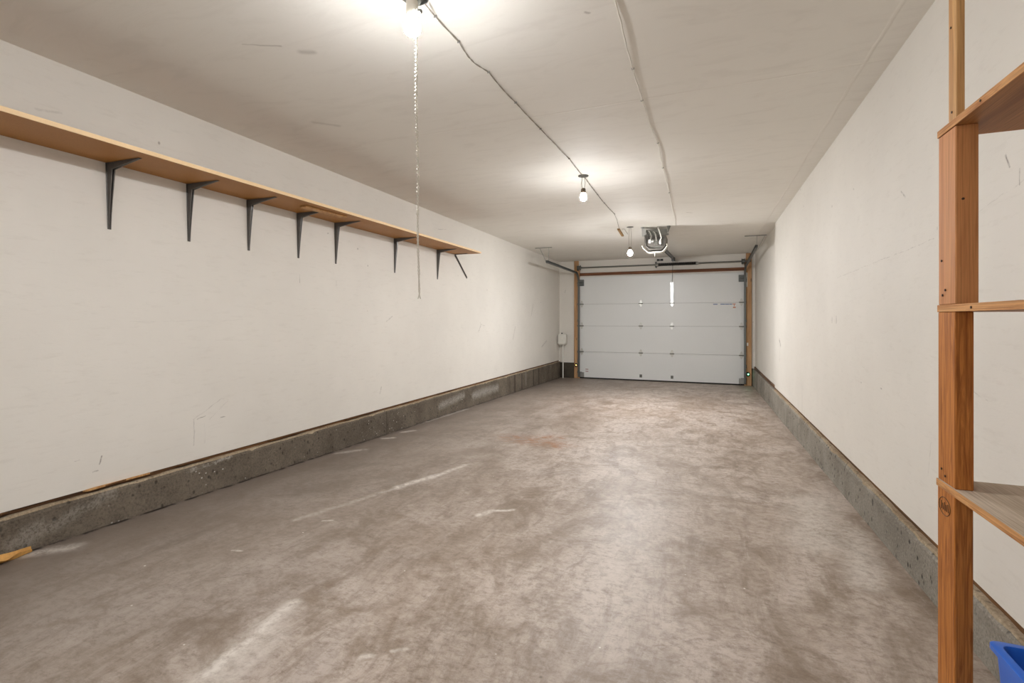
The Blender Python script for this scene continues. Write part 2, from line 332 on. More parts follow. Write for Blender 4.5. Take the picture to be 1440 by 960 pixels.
# ---------------- mesh helpers ----------------
class MB:
    def __init__(s): s.b = bmesh.new()
    def box(s, x0, x1, y0, y1, z0, z1, bev=0, rot=None, seg=1):
        r = bmesh.ops.create_cube(s.b, size=1)['verts']
        for v in r: v.co = Vector(((x0+x1)/2+v.co.x*(x1-x0), (y0+y1)/2+v.co.y*(y1-y0), (z0+z1)/2+v.co.z*(z1-z0)))
        if bev:
            es = {e for v in r for e in v.link_edges}
            bmesh.ops.bevel(s.b, geom=list(es), offset=bev, segments=seg, affect='EDGES')
        return s
    def obox(s, a, b, wx, wz, up=(0, 0, 1), bev=0):
        """bar from a to b"""
        a, b = Vector(a), Vector(b); d = (b-a); ln = d.length; d.normalize()
        u = Vector(up); sd = d.cross(u)
        if sd.length < 1e-4: sd = d.cross(Vector((1, 0, 0)))
        sd.normalize(); u = sd.cross(d)
        r = bmesh.ops.create_cube(s.b, size=1)['verts']
        for v in r: v.co = a + d*((v.co.y+.5)*ln) + sd*(v.co.x*wx) + u*(v.co.z*wz)
        if bev: bmesh.ops.bevel(s.b, geom=list({e for v in r for e in v.link_edges}), offset=bev, segments=1, affect='EDGES')
        return s
    def lathe(s, prof, origin, axis=(0, 0, 1), seg=20):
        """prof: list of (r, t) along axis"""
        ax = Vector(axis).normalized(); q = Vector((0, 0, 1)).rotation_difference(ax); o = Vector(origin); rings = []
        for r, t in prof:
            if r < 1e-6: rings.append([s.b.verts.new(o+q@Vector((0, 0, t)))])
            else: rings.append([s.b.verts.new(o+q@Vector((r*math.cos(2*math.pi*i/seg), r*math.sin(2*math.pi*i/seg), t))) for i in range(seg)])
        for A, B in zip(rings, rings[1:]):
            for i in range(seg):
                j = (i+1) % seg
                if len(A) == 1 and len(B) == 1: continue
                if len(A) == 1: s.b.faces.new((A[0], B[i], B[j]))
                elif len(B) == 1: s.b.faces.new((A[i], A[j], B[0]))
                else: s.b.faces.new((A[i], A[j], B[j], B[i]))
        for R in (rings[0], rings[-1]):
            if len(R) > 1: s.b.faces.new(R)
        return s
    def tube(s, pts, r, seg=8):
        pts = [Vector(p) for p in pts]; rings = []; prev = None
        for i, p in enumerate(pts):
            d = (pts[min(i+1, len(pts)-1)]-pts[max(i-1, 0)]).normalized()
            if prev is None:
                n = d.cross(Vector((0, 0, 1)))
                if n.length < 1e-3: n = d.cross(Vector((1, 0, 0)))
            else: n = prev - d*prev.dot(d)
            n.normalize(); prev = n; m = d.cross(n)
            rr = r if not hasattr(r, '__len__') else r[i]
            rings.append([s.b.verts.new(p+(n*math.cos(2*math.pi*k/seg)+m*math.sin(2*math.pi*k/seg))*rr) for k in range(seg)])
        for A, B in zip(rings, rings[1:]):
            for k in range(seg): s.b.faces.new((A[k], A[(k+1) % seg], B[(k+1) % seg], B[k]))
        s.b.faces.new(rings[0]); s.b.faces.new(rings[-1])
        return s
    def prism(s, poly, vec):
        """polygon (3d pts) extruded along vec"""
        vec = Vector(vec); A = [s.b.verts.new(p) for p in poly]; B = [s.b.verts.new(Vector(p)+vec) for p in poly]
        s.b.faces.new(A); s.b.faces.new(B[::-1])
        for i in range(len(A)):
            j = (i+1) % len(A); s.b.faces.new((A[i], B[i], B[j], A[j]))
        return s
    def build(s, name, mat, parent=None, smooth=False, mats=None):
        bmesh.ops.recalc_face_normals(s.b, faces=s.b.faces[:])
        me = bpy.data.meshes.new(name); s.b.to_mesh(me); s.b.free()
        for m in (mats or [mat]): me.materials.append(m)
        if smooth:
            me.polygons.foreach_set('use_smooth', [True]*len(me.polygons)); me.set_sharp_from_angle(angle=math.radians(40))
        o = bpy.data.objects.new(name, me); C.objects.link(o)
        if parent:
            o.parent = parent
            o.matrix_parent_inverse = Matrix.Translation(-abs_loc(parent))
        return o
def abs_loc(o):
    p = Vector(o.location)
    if o.parent and o.type == 'EMPTY': p = p + abs_loc(o.parent)
    return p
# parts are modelled in world metres; empties only translate, so the inverse is a plain shift
def tag(o, label=None, cat=None, group=None, kind=None):
    if label: o['label'] = label
    if cat: o['category'] = cat
    if group: o['group'] = group
    if kind: o['kind'] = kind
    return o
def thing(name, loc, label, cat, group=None, kind=None):
    o = bpy.data.objects.new(name, None); C.objects.link(o); o.location = loc; o.empty_display_size = .05
    return tag(o, label, cat, group, kind)
def dup(src, offset, parent=None):
    c = src.copy(); C.objects.link(c); c.location = Vector(src.location)+Vector(offset)
    if parent: c.parent = parent
    for ch in [x for x in src.children]:
        k = ch.copy(); C.objects.link(k); k.parent = c
    return c
def noise_line(y, a=1.0, ph=0): return a*(math.sin(y*7.3+ph)*.4+math.sin(y*19.1+ph*2)*.3+math.sin(y*43.7+ph*3)*.3)

# ---------------- structure ----------------
NY = -2.2
m = MB(); ys = [NY-.1+(BY+.5-NY)*i/24 for i in range(25)]; xs = [-3.05+4.05*i/8 for i in range(9)]
g = [[m.b.verts.new((x, y, FZ(y))) for x in xs] for y in ys]
for i in range(24):
    for j in range(8): m.b.faces.new((g[i][j], g[i][j+1], g[i+1][j+1], g[i+1][j]))
bot = bmesh.ops.extrude_face_region(m.b, geom=m.b.faces[:])
for v in [e for e in bot['geom'] if isinstance(e, bmesh.types.BMVert)]: v.co.z -= .12
fl = m.build('floor', M['floor']); tag(fl, 'scuffed brown-grey concrete garage floor', None, None, 'structure')
tag(MB().box(-3.05, 1.0, NY-.1, BY+.1, CZ, CZ+.1).build('ceiling', M['ceiling']), 'off-white plastered garage ceiling', None, None, 'structure')
WB = .350
tag(MB().box(LX-.1, LX, NY-.1, BY+.1, WB, CZ).build('wall_left', M['wall_left']), 'long cream painted left wall', None, None, 'structure')
wr = MB().box(RX, RX+.13, NY-.1, 7.123, WB-.01, CZ).box(JX, RX+.13, 7.123, BY+.1, WB-.01, CZ)
tag(wr.build('wall_right', M['wall_right']), 'long cream painted right wall with shallow step near garage door', None, None, 'structure')
wb = MB().box(LX, -2.49, BY, BY+.1, .307, CZ).box(.69, JX, BY, BY+.1, .307, CZ).box(-2.49, .69, BY, BY+.1, 2.115, CZ)
tag(wb.build('wall_back', M['wall_end']), 'cream end wall around the garage door opening', None, None, 'structure')
tag(MB().box(-3.02, -2.3, NY-.1, NY, -.1, CZ).box(.3, .965, NY-.1, NY, -.1, CZ).box(-2.3, .3, NY-.1, NY, 2.2, CZ).build('wall_front', M['wall_end']), 'cream wall behind the camera with an added opening for fill daylight', None, None, 'structure')  # unseen doorway added so world light fills the near end

def curb(y0, y1, xw, sgn, mat, top, parent, out=.022):
    """concrete stem wall section with a slightly chipped top edge"""
    b = MB(); n = max(4, int((y1-y0)/.06)); rows = []
    for i in range(n+1):
        y = y0+(y1-y0)*i/n; j = noise_line(y, .005, xw); chip = .012*max(0, noise_line(y*1.7, 1, 2)-.62)
        xo = xw+sgn*(out+j*.35); xb = xw-sgn*.10
        zt = top+j*.5-chip
        rows.append([b.b.verts.new(p) for p in ((xb, y, -.14), (xo+sgn*.003, y, -.14), (xo+sgn*.003, y, FZ(y)+.02), (xo, y, zt-.012), (xo-sgn*(.006+chip), y, zt), (xb, y, zt))])
    for A, B in zip(rows, rows[1:]):
        for k in range(6): b.b.faces.new((A[k], A[(k+1) % 6], B[(k+1) % 6], B[k]))
    b.b.faces.new(rows[0]); b.b.faces.new(rows[-1])
    return b.build('concrete_section', mat, parent)
def ledge(y0, y1, xw, sgn, z0, parent, out=.022):
    b = MB(); n = int((y1-y0)/.05); rows = []
    for i in range(n+1):
        y = y0+(y1-y0)*i/n; j = noise_line(y*1.3, 1, 1+xw); xo = xw+sgn*(out-.006+.005*j); zt = z0+.010+.004*noise_line(y, 1, 4)
        rows.append([b.b.verts.new(p) for p in ((xw-sgn*.09, y, z0-.01), (xo, y, z0-.01), (xo-sgn*.004, y, zt), (xw-sgn*.09, y, zt))])
    for A, B in zip(rows, rows[1:]):
        for k in range(4): b.b.faces.new((A[k], A[(k+1) % 4], B[(k+1) % 4], B[k]))
    b.b.faces.new(rows[0]); b.b.faces.new(rows[-1])
    return b.build('mortar_ledge', M['ledge'], parent)
bl = thing('baseboard_left', (LX, 4, 0), 'dark stained concrete curb along the left wall', None, None, 'structure')
for a, b_ in ((NY, 3.972), (3.978, 7.13), (7.14, BY)): curb(a, b_, LX, 1, M['curb_left'], .318, bl)
ledge(NY, BY, LX, 1, .318, bl)
MB().box(LX-.09, LX-.010, NY, BY, .325, .352).build('sill_plate', M['sill'], bl)
# splintered edge of the sill, seen near the camera
b = MB()
for (y, ln, t) in ((1.15, .06, .012), (1.52, .30, .008), (1.95, .2, .004), (2.6, .35, .005), (3.4, .4, .004)):
    pts = [(LX-.03, y, .338), (LX+.010+t*.5, y+.02, .341), (LX+.008+t, y+ln*.5, .343+t*.4), (LX+.006, y+ln, .341), (LX-.03, y+ln, .338)]
    b.prism(pts, (0, 0, .007))
b.build('splintered_edge', M['sill'], bl)
br = thing('baseboard_right', (RX, 4, 0), 'grey pitted concrete curb along the right wall', None, None, 'structure')
for a, b_, xw in ((NY, 5.93, RX), (5.95, 7.12, RX), (7.12, BY, JX)): curb(a, b_, xw, -1, M['curb_right'], .305, br, .022 if xw == RX else .045)
ledge(NY, 7.1, RX, -1, .306, br)
MB().box(RX+.010, RX+.09, NY, BY, .31, .342).build('sill_plate', M['sill'], br)
bb = MB().box(LX+.02, -2.585, BY-.03, BY+.1, -.12, .307, .004).box(.80, JX-.02, BY-.03, BY+.1, -.12, .307, .004)
tag(bb.build('baseboard_back', M['curb_end']), 'dark concrete curb stubs beside the garage door', None, None, 'structure')

# trims round the door opening
tag(MB().box(-2.585, -2.492, BY-.042, BY+.02, FZ(BY)-.01, CZ-.001, .003).box(-2.492, -2.468, BY-.03, BY+.03, FZ(BY)-.01, 2.3, .002).build('trim_1', M['jamb']), 'bare wooden jamb left of garage door', None, None, 'structure')
tag(MB().box(.705, .80, BY-.042, BY+.02, FZ(BY)-.01, CZ-.001, .003).box(.680, .705, BY-.03, BY+.03, FZ(BY)-.01, 2.3, .002).build('trim_2', M['jamb']), 'bare wooden jamb right of garage door', None, None, 'structure')
tag(MB().box(-2.468, .680, BY-.045, BY+.02, 2.142, 2.200, .003).build('trim_3', M['header']), 'dark brown header board above garage door', None, None, 'structure')

pts = [(LX-.03, 1.48, .340), (LX+.012, 1.50, .342), (LX+.016, 1.56, .345), (LX+.011, 1.62, .343), (LX+.018, 1.70, .346), (LX+.008, 1.80, .342), (LX-.03, 1.82, .340)]
tag(MB().prism(pts, (0, 0, .009)).build('wood_splinter', M['strip'], bl), 'torn pale wood splinter')
# ---------------- garage door ----------------
gd = thing('door_1', (-.9, BY, 0), 'light grey sectional garage door of four horizontal panels', None, None, 'structure')
FY = BY-.022
secs = [(.010, .5455), (.549, 1.0885), (1.092, 1.5435), (1.547, 2.112)]
for z0, z1 in secs:
    b = MB().box(-2.468, .680, FY, FY+.045, z0, z1, .0012)
    b.build('door_panel', M['door'], gd)
MB().box(-2.47, .682, FY+.047, FY+.055, .012, 2.114).build('seam_light_block', M['grey_steel'], gd)  # added sheet behind the panels, stops world light leaking through the seams
MB().box(-2.468, .680, FY+.004, FY+.04, -.018, .014).build('bottom_seal', M['rubber'], gd)
for x, rows in ((-2.425, 3), (-1.212, 3), (-.612, 3), (.628, 3)):
    for zi, z in enumerate((.5475, 1.0905, 1.5455)):
        b = MB()
        wdt = .045
        b.prism([(x-.022, FY-.002, z), (x-.034, FY-.002, z+.012), (x-.016, FY-.002, z+.060), (x, FY-.002, z+.078), (x+.016, FY-.002, z+.060), (x+.034, FY-.002, z+.012), (x+.022, FY-.002, z)], (0, -.006, 0))
        b.prism([(x-.022, FY-.002, z), (x-.034, FY-.002, z-.012), (x-.016, FY-.002, z-.055), (x, FY-.002, z-.070), (x+.016, FY-.002, z-.055), (x+.034, FY-.002, z-.012), (x+.022, FY-.002, z)], (0, -.006, 0))
        h = b.build('hinge', M['hinge'], gd)
        k = MB(); k.lathe([(0, -.042), (.009, -.042), (.009, .042), (0, .042)], (x, FY-.012, z), (1, 0, 0), 10); k.box(x-.03, x+.03, FY-.013, FY, z-.005, z+.005)
        p_ = k.build('hinge_knuckle', M['grey_steel'], h); p_.matrix_parent_inverse = Matrix.Translation(-Vector(gd.location))@Matrix.Identity(4) if False else h.matrix_parent_inverse.inverted()@Matrix.Translation(-Vector(gd.location))
        p_.matrix_parent_inverse = Matrix.Identity(4)
for x in (-1.212, -.612):
    MB().box(x-.025, x+.025, FY-.006, FY, .055, .115, .003).build('lift_bracket', M['grey_steel'], gd)
for x in (-2.42, .63):
    MB().box(x-.045, x+.045, FY-.012, FY, .012, .115, .004).build('corner_bracket', M['steel'], gd)
    MB().box(x-.05, x+.045, FY-.02, FY, 1.93, 2.06, .003).box(x-.045, x+.04, FY-.055, FY-.02, 1.94, 1.985, .004).box(x-.045, x+.04, FY-.055, FY-.02, 2.01, 2.05, .004).build('top_bracket', M['track'], gd)
sg = 1
for x, sg in ((-2.425, -1), (.628, 1)):
    for z in (.12, .5475, 1.0905, 1.5455, 1.99):
        b = MB(); xw = x+sg*.075
        b.lathe([(0, -.006), (.020, -.006), (.023, 0), (.020, .006), (0, .006)], (xw, FY-.05, z), (1, 0, 0), 12)
        b.tube([(xw, FY-.05, z), (x-sg*.01, FY-.03, z)], .005, 6)
        b.build('roller', M['grey_steel'], gd)
MB().box(-.640, -.584, FY-.010, FY, 1.60, 1.96, .003).box(-.640, -.634, FY-.028, FY, 1.60, 1.96).box(-.590, -.584, FY-.028, FY, 1.60, 1.96).build('operator_bracket', M['hinge'], gd)
# label strips printed on the panel, no legible letters in the photo
b = MB()
for x0, x1 in ((.139, .215), (.265, .345), (.350, .42), (.425, .47)): b.box(x0, x1, FY-.0015, FY, 1.506, 1.521)
b.build('label_strip', M['board_green'], gd)
b = MB()
for x0, x1, z0, z1 in ((.475, .53, 1.508, 1.522), (.500, .512, 1.47, 1.508), (.485, .532, 1.440, 1.462)): b.box(x0, x1, FY-.0015, FY, z0, z1)
b.build('label_arrow', M['label_orange'], gd)
MB().box(-2.345, -2.285, FY-.0015, FY, .172, .186).box(-2.345, -2.285, FY-.0015, FY, .128, .142).build('label_strip', M['label_red'], gd)

# ---------------- tracks ----------------
def track(x, sg, z_far, z_near, name, label):
    t = thing(name, (x, BY-.06, 0), label, 'track')
    y0 = FY-.05; r = .22; path = [(x, y0, FZ(y0)+.03), (x, y0, 1.0), (x, y0, z_far-r)]
    for k in range(1, 8):
        a = k/8*math.pi/2; path.append((x, y0-r*(1-math.cos(a)), z_far-r+r*math.sin(a)))
    path += [(x, y0-r, z_far), (x, 7.82, z_near)]
    b = MB()     # C-shaped channel: back web and two flanges following the path
    def strip(off_n, off_x, wn, wx):
        rows = []
        for i, p in enumerate(path):
            p = Vector(p); d = (Vector(path[min(i+1, len(path)-1)])-Vector(path[max(i-1, 0)])).normalized()
            n = Vector((1, 0, 0)).cross(d).normalized()
            c = p+n*off_n+Vector((off_x, 0, 0))
            rows.append([b.b.verts.new(c+n*(a*wn)+Vector((e*wx, 0, 0))) for a, e in ((-.5, -.5), (.5, -.5), (.5, .5), (-.5, .5))])
        for A, B in zip(rows, rows[1:]):
            for k in range(4): b.b.faces.new((A[k], A[(k+1) % 4], B[(k+1) % 4], B[k]))
        b.b.faces.new(rows[0]); b.b.faces.new(rows[-1])
    strip(0, sg*.016, .038, .003); strip(.018, 0, .003, .032); strip(-.018, 0, .003, .032)
    b.build('rail_channel', M['track'], t)
    for z in (.35, 1.2, 1.95):
        MB().box(min(x+sg*.0, x+sg*.030), max(x, x+sg*.030), y0, BY-.03, z-.03, z+.03, .002).build('wall_clip', M['grey_steel'], t)
    # ceiling hanger: angle iron, drop strap and diagonal brace
    xi, xo = (-2.44, -2.74) if sg < 0 else (.541, .832)
    MB().box(min(xi, xo), max(xi, xo), 7.985, 7.989, CZ-.014, CZ-.0005).box(min(xi, xo), max(xi, xo), 7.985, 8.015, CZ-.0035, CZ-.0005).build('ceiling_angle', M['steel'], t)
    xs_ = x+sg*.020
    MB().obox((xs_, 8.0, z_near-.02), (xs_, 8.0, CZ-.004), .004, .018, (0, 1, 0)).build('drop_strap', M['steel'], t)
    xd = -2.66 if sg < 0 else .81
    MB().obox((x+sg*.028, 7.93, z_near-.03), (xd, 8.0, CZ-.006), .004, .018, (0, 1, 0)).build('diagonal_brace', M['steel'], t)
    return t
track(-2.478, -1, 2.19, 2.195, 'door_track', 'dark steel garage door track on left side of door, hung below ceiling')
track(.685, 1, 2.205, 2.275, 'door_track', 'dark steel garage door track on right side of door, hung below ceiling')

# ---------------- torsion shaft ----------------
SY, SZ = 9.985, 2.302
ts = thing('torsion_shaft', (-.9, SY, SZ), 'steel torsion bar with black spring running above garage door', 'torsion bar')
MB().tube([(-2.50, SY, SZ), (.78, SY, SZ)], .0155, 10).build('shaft', M['grey_steel'], ts, True)
b = MB(); n = 34*8; pts = []
for i in range(n+1):
    a = i/8*2*math.pi; pts.append((-.865+.70*i/n, SY+.024*math.cos(a), SZ+.002+.024*math.sin(a)))
b.tube(pts, .0085, 5); b.build('spring', M['black'], ts, True)
for x, d in ((-.885, 1), (-.150, -1)):
    MB().lathe([(0, -.03), (.020, -.03), (.030, -.018), (.034, .0), (.026, .012), (.022, .03), (0, .03)], (x, SY, SZ), (1, 0, 0), 14).build('winding_cone', M['steel'], ts, True)
for x in (-2.47, .66):
    b = MB().lathe([(0, -.028), (.050, -.028), (.053, -.022), (.040, -.016), (.042, .018), (.054, .022), (.054, .028), (0, .028)], (x+(.02 if x < 0 else -.01), SY, SZ), (1, 0, 0), 18)
    b.build('cable_drum', M['track'], ts, True)
    MB().box(x-.022, x-.016, SY-.04, BY-.04, SZ-.06, SZ+.045, .003).lathe([(0, -.008), (.022, -.008), (.022, .008), (0, .008)], (x-.02, SY, SZ), (1, 0, 0), 14).build('bearing_plate', M['grey_steel'], ts)
MB().box(-.925, -.90, SY-.01, BY, SZ-.05, SZ+.06, .003).build('centre_bracket', M['grey_steel'], ts)
wp = thing('anchor_plate', (-.84, BY, 2.41), 'small dark bolted plate on wall above spring', 'plate')
MB().box(-.90, -.78, BY-.012, BY, 2.388, 2.432, .003).build('plate', M['grey_steel'], wp)
for x in (-.878, -.803): MB().lathe([(0, 0), (.020, 0), (.020, .018), (0, .018)], (x, BY-.012, 2.41), (0, -1, 0), 6).build('bolt', M['black'], wp)

# ---------------- door opener ----------------
OY = 6.78
op = thing('garage_door_opener', (-.62, OY+.2, 2.15), 'ceiling-hung metal garage door opener with rail towards the door', 'door opener')
x0, x1, z0, z1 = -.765, -.492, 2.135, 2.345
prof = [(x0, z1), (x0, z0+.075), (x0+.055, z0+.018), (x1-.055, z0+.018), (x1, z0+.075), (x1, z1)]
MB().prism([(x, OY+.02, z) for x, z in prof], (0, .36, 0)).build('housing', M['grey_steel'], op)
def frame(pr, th, y0_, y1_):
    b = MB(); cx = sum(p[0] for p in pr)/len(pr); cz = sum(p[1] for p in pr)/len(pr)
    inn = [(cx+(x-cx)*(1-th/abs(.137)), cz+(z-cz)*(1-th/.105)) for x, z in pr]
    n = len(pr); A = [b.b.verts.new((x, y0_, z)) for x, z in pr]; B = [b.b.verts.new((x, y0_, z)) for x, z in inn]
    A2 = [b.b.verts.new((x, y1_, z)) for x, z in pr]; B2 = [b.b.verts.new((x, y1_, z)) for x, z in inn]
    for i in range(n):
        j = (i+1) % n
        for q in ((A[i], A[j], B[j], B[i]), (A2[i], B2[i], B2[j], A2[j]), (A[i], A2[i], A2[j], A[j]), (B[i], B[j], B2[j], B2[i])): b.b.faces.new(q)
    return b
frame(prof, .020, OY-.005, OY+.03).build('front_frame', M['opener_grey'], op)
MB().box(x0+.03, x1-.05, OY+.006, OY+.02, z0+.065, z1-.025, .004).build('control_panel', M['opener_grey'], op)
MB().box(x0+.05, x0+.085, OY-.012, OY+.008, z0+.110, z0+.160, .006, seg=2).build('terminal_block', M['white'], op)
MB().lathe([(0, 0), (.022, 0), (.022, .02), (.012, .03), (0, .03)], (-.655, OY+.008, z0+.135), (0, -1, 0), 14).build('adjustment_knob', M['steel'], op, True)
MB().box(-.635, -.590, OY-.004, OY+.008, z0+.085, z0+.160, .004).build('cover_plate', M['grey_steel'], op)
MB().box(-.575, -.545, OY-.014, OY+.008, z0+.09, z0+.15, .006).build('antenna_block', M['white'], op)
# milky light lens: a curved rim under the front
lp = [(x0-.030, z0+.080), (x0-.018, z0+.045), (x0+.040, z0-.012), (x0+.06, z0-.016), (x1-.06, z0-.016), (x1-.03, z0-.008), (x1+.012, z0+.045), (x1+.022, z0+.085)]
b = MB(); b.tube([(x, OY-.02, z) for x, z in lp], .0035, 8); b.build('lens_rim', M['porcelain'], op, True)
b = MB(); rows = []
for yy in (OY-.015, OY+.12): rows.append([b.b.verts.new((x, yy, z)) for x, z in lp]+[b.b.verts.new((x*.96+(-.63)*.04, yy, z+.008)) for x, z in lp[::-1]])
n = len(rows[0])
for k in range(n): b.b.faces.new((rows[0][k], rows[0][(k+1) % n], rows[1][(k+1) % n], rows[1][k]))
b.b.faces.new(rows[0]); b.b.faces.new(rows[1]); b.build('lens_cover', M['lens'], op)
# hanger straps
for xx, sgn in ((-.790, -1), (-.455, 1)):
    b = MB().obox((xx, OY-.01, CZ), (xx, OY-.01, 2.36), .004, .04, (0, 1, 0)).box(xx-.02, xx+.02, OY-.05, OY+.05, CZ-.005, CZ-.0005)
    b.build('hanger_strap', M['steel'], op)
MB().prism([(-.800, OY-.03, CZ-.002), (-.755, OY-.03, CZ-.03), (-.735, OY-.03, 2.365), (-.795, OY-.03, 2.33)], (0, .004, 0)).build('side_flap', M['steel'], op)
MB().prism([(-.47, OY-.03, CZ-.002), (-.425, OY-.03, CZ-.004), (-.455, OY-.03, 2.37), (-.47, OY-.03, 2.37)], (0, .004, 0)).build('side_flap', M['grey_steel'], op)
MB().box(-.75, -.48, OY+.02, OY+.06, 2.36, 2.43, .003).box(-.79, -.455, OY+.0, OY+.03, 2.345, 2.365, .002).build('cross_bracket', M['grey_steel'], op)
b = MB()
b.tube([(-.59, OY-.02, CZ-.01), (-.575, OY-.03, 2.41), (-.555, OY-.035, 2.35), (-.545, OY-.03, 2.30), (-.56, OY-.02, 2.275)], .008, 6); b.build('white_lead', M['white'], op, True)
for q in range(5):
    xa = -.74+q*.03
    MB().tube([(xa, OY-.01, 2.42-.008*q), (xa+.02, OY-.035, 2.37+.01*(q % 2)), (xa+.035, OY-.03, 2.335), (xa+.01+.01*q, OY-.015, 2.27)], .0035, 5).build('wire', M['white'] if q % 2 else M['rubber'], op, True)
MB().tube([(-.632, OY+.01, z0-.01), (-.632, OY+.01, z0-.07)], .003, 5).build('antenna_wire', M['white'], op)
# rail: from the power head up to the header, T-shaped
ra, rb = Vector((-.535, OY+.33, 2.19)), Vector((-.575, 10.06, 2.405))
MB().obox(ra, rb, .030, .035).obox(ra+Vector((0, 0, .018)), rb+Vector((0, 0, .018)), .05, .006).build('rail', M['track'], op)
MB().obox(ra+Vector((.0, 0, -.024)), rb+Vector((.0, 0, -.024)), .008, .006).build('drive_chain', M['black'], op)
tr = ra.lerp(rb, .86)
MB().box(tr.x-.025, tr.x+.025, tr.y-.06, tr.y+.06, tr.z-.05, tr.z+.012, .004).build('trolley', M['track'], op)
MB().obox((tr.x, tr.y, tr.z-.03), (-.606, FY-.04, 2.02), .018, .006, (1, 0, 0)).obox((-.606, FY-.04, 2.03), (-.612, FY-.03, 1.93), .016, .006, (1, 0, 0)).build('door_arm', M['black'], op)
MB().box(-.60, -.555, 10.04, BY, 2.37, 2.44, .003).build('header_bracket', M['grey_steel'], op)

# ---------------- sensors, junction box ----------------
def sensor(x, z, sg, led, label):
    t = thing('safety_sensor', (x, BY-.05, z), label, 'sensor', 'safety sensors at the foot of the door')
    MB().box(x-.022, x+.022, BY-.085, BY-.0425, z-.035, z+.035, .006).build('body', M['eye'], t)
    MB().obox((x-sg*.02, BY-.06, z), (x-sg*.031, BY-.06, z), .030, .006, (0, 0, 1)).build('mounting_arm', M['grey_steel'], t)
    MB().lathe([(0, 0), (.010, 0), (.008, .007), (0, .008)], (x+.004, BY-.085, z), (0, -1, 0), 10).build('indicator_light', M[led], t, True)
sensor(-2.535, .262, -1, 'led_orange', 'small black sensor with amber light on left jamb')
sensor(.735, .205, 1, 'led_green', 'small black sensor with glowing green light on right jamb')
tag(MB().box(.715, .745, BY-.050, BY-.042, .73, .79, .003).build('jamb_tag', M['white']), 'small white tag on right door jamb at mid height', 'tag')
tag(MB().box(.708, .730, BY-.046, BY-.0425, 1.83, 2.10, .001).build('paper_strip', M['white']), 'narrow white strip on right jamb beside upper track', 'strip')
jb = thing('junction_box', (-2.81, 9.95, .8), 'square white utility box in far left corner', 'utility box')
MB().box(-2.895, -2.715, 9.90, 10.02, .695, .920, .018, seg=3).build('box_cover', M['white'], jb, True)
MB().lathe([(0, 0), (.016, 0), (.014, .012), (0, .014)], (-2.805, 9.90, .825), (0, -1, 0), 12).build('button', M['lens'], jb, True)
MB().box(-2.86, -2.75, 10.02, BY, .73, .89).build('mounting_block', M['grey_steel'], jb)
MB().box(-2.825, -2.805, 9.93, 9.96, .918, .945, .003).build('top_clip', M['eye'], jb)
MB().tube([(-2.795, 9.95, .70), (-2.793, 9.95, .3), (-2.788, 9.93, FZ(9.93)+.005)], .013, 8).build('conduit', M['white'], jb, True)

# ---------------- left wall shelf ----------------
BZ = 2.034
sh = thing('wall_shelf', (LX, 2.6, BZ), 'long brown board shelf on dark steel brackets along left wall', 'shelf')
MB().box(LX+.001, -2.580, -.25, 5.456, BZ, BZ+.019, .001).build('shelf_board', M['board'], sh)
MB().box(-2.580, -2.575, -.25, 5.458, BZ-.0005, BZ+.0200, .0008).build('edge_band', M['board_edge'], sh)
def bracket(y, parent, wall_len=.345, arm=.252):
    b = MB(); x = LX+.001; z = BZ-.001
    # wall leg: tapered plate with a raised ridge that swells towards the corner
    def leg(orig, dr, out, ln, w0, w1, r0, r1):
        """tapered base flange w0->w1 with central pressed rib depth r0->r1, along dr, rib towards out"""
        orig, dr, out = Vector(orig), Vector(dr), Vector(out); sd = Vector((0, 1, 0)); rows = []
        for k in range(9):
            t_ = k/8; wdt = w0+(w1-w0)*t_; rr = r1+(r0-r1)*(1-t_)**1.25
            if k == 8: rr = .0035
            c = orig+dr*(ln*t_)
            prof_ = ((-.5, 0), (-.5, .0022), (-.36, .0025), (-.27, rr), (-.11, rr), (0, rr*.5), (.11, rr), (.27, rr), (.36, .0025), (.5, .0022), (.5, 0))
            rows.append([b.b.verts.new(c+sd*(s_*wdt)+out*o_) for s_, o_ in prof_])
        for A, B in zip(rows, rows[1:]):
            for k in range(11): b.b.faces.new((A[k], A[(k+1) % 11], B[(k+1) % 11], B[k]))
        b.b.faces.new(rows[0]); b.b.faces.new(rows[-1])
    leg((x, y, z), (0, 0, -1), (1, 0, 0), wall_len, .036, .017, .040, .006)
    leg((x, y, z), (1, 0, 0), (0, 0, -1), arm, .036, .015, .040, .005)
    o = b.build('shelf_bracket', M['bracket'], parent, True)
    return o
by = [.55, 1.10-.02, 1.602, 2.028, 2.445, 2.885, 3.294, 4.139, 4.983]
by = [y for y in by if y < .6 or y > 1.5]
first = bracket(0, sh)
for i, y in enumerate(by):
    o = first if i == 0 else first.copy()
    if i: C.objects.link(o)
    o.location = Vector((0, y, 0))
b = MB(); b.obox((LX+.006, 5.405, 2.03), (LX+.006, 5.735, 1.765), .022, .006, (1, 0, 0)); b.obox((LX+.012, 5.41, 2.026), (LX+.010, 5.72, 1.777), .008, .008, (1, 0, 0))
b.obox((LX+.006, 5.405, 2.03), (LX+.19, 5.38, 2.03), .02, .006)
tag(b.build('slanted_bracket', M['bracket'], sh), 'thin bracket leaning sideways at shelf end')
MB().obox((-2.690, 2.70, BZ-.007), (-2.665, 3.10, BZ-.007), .062, .012, bev=.002).build('splice_cleat', M['strip'], sh)

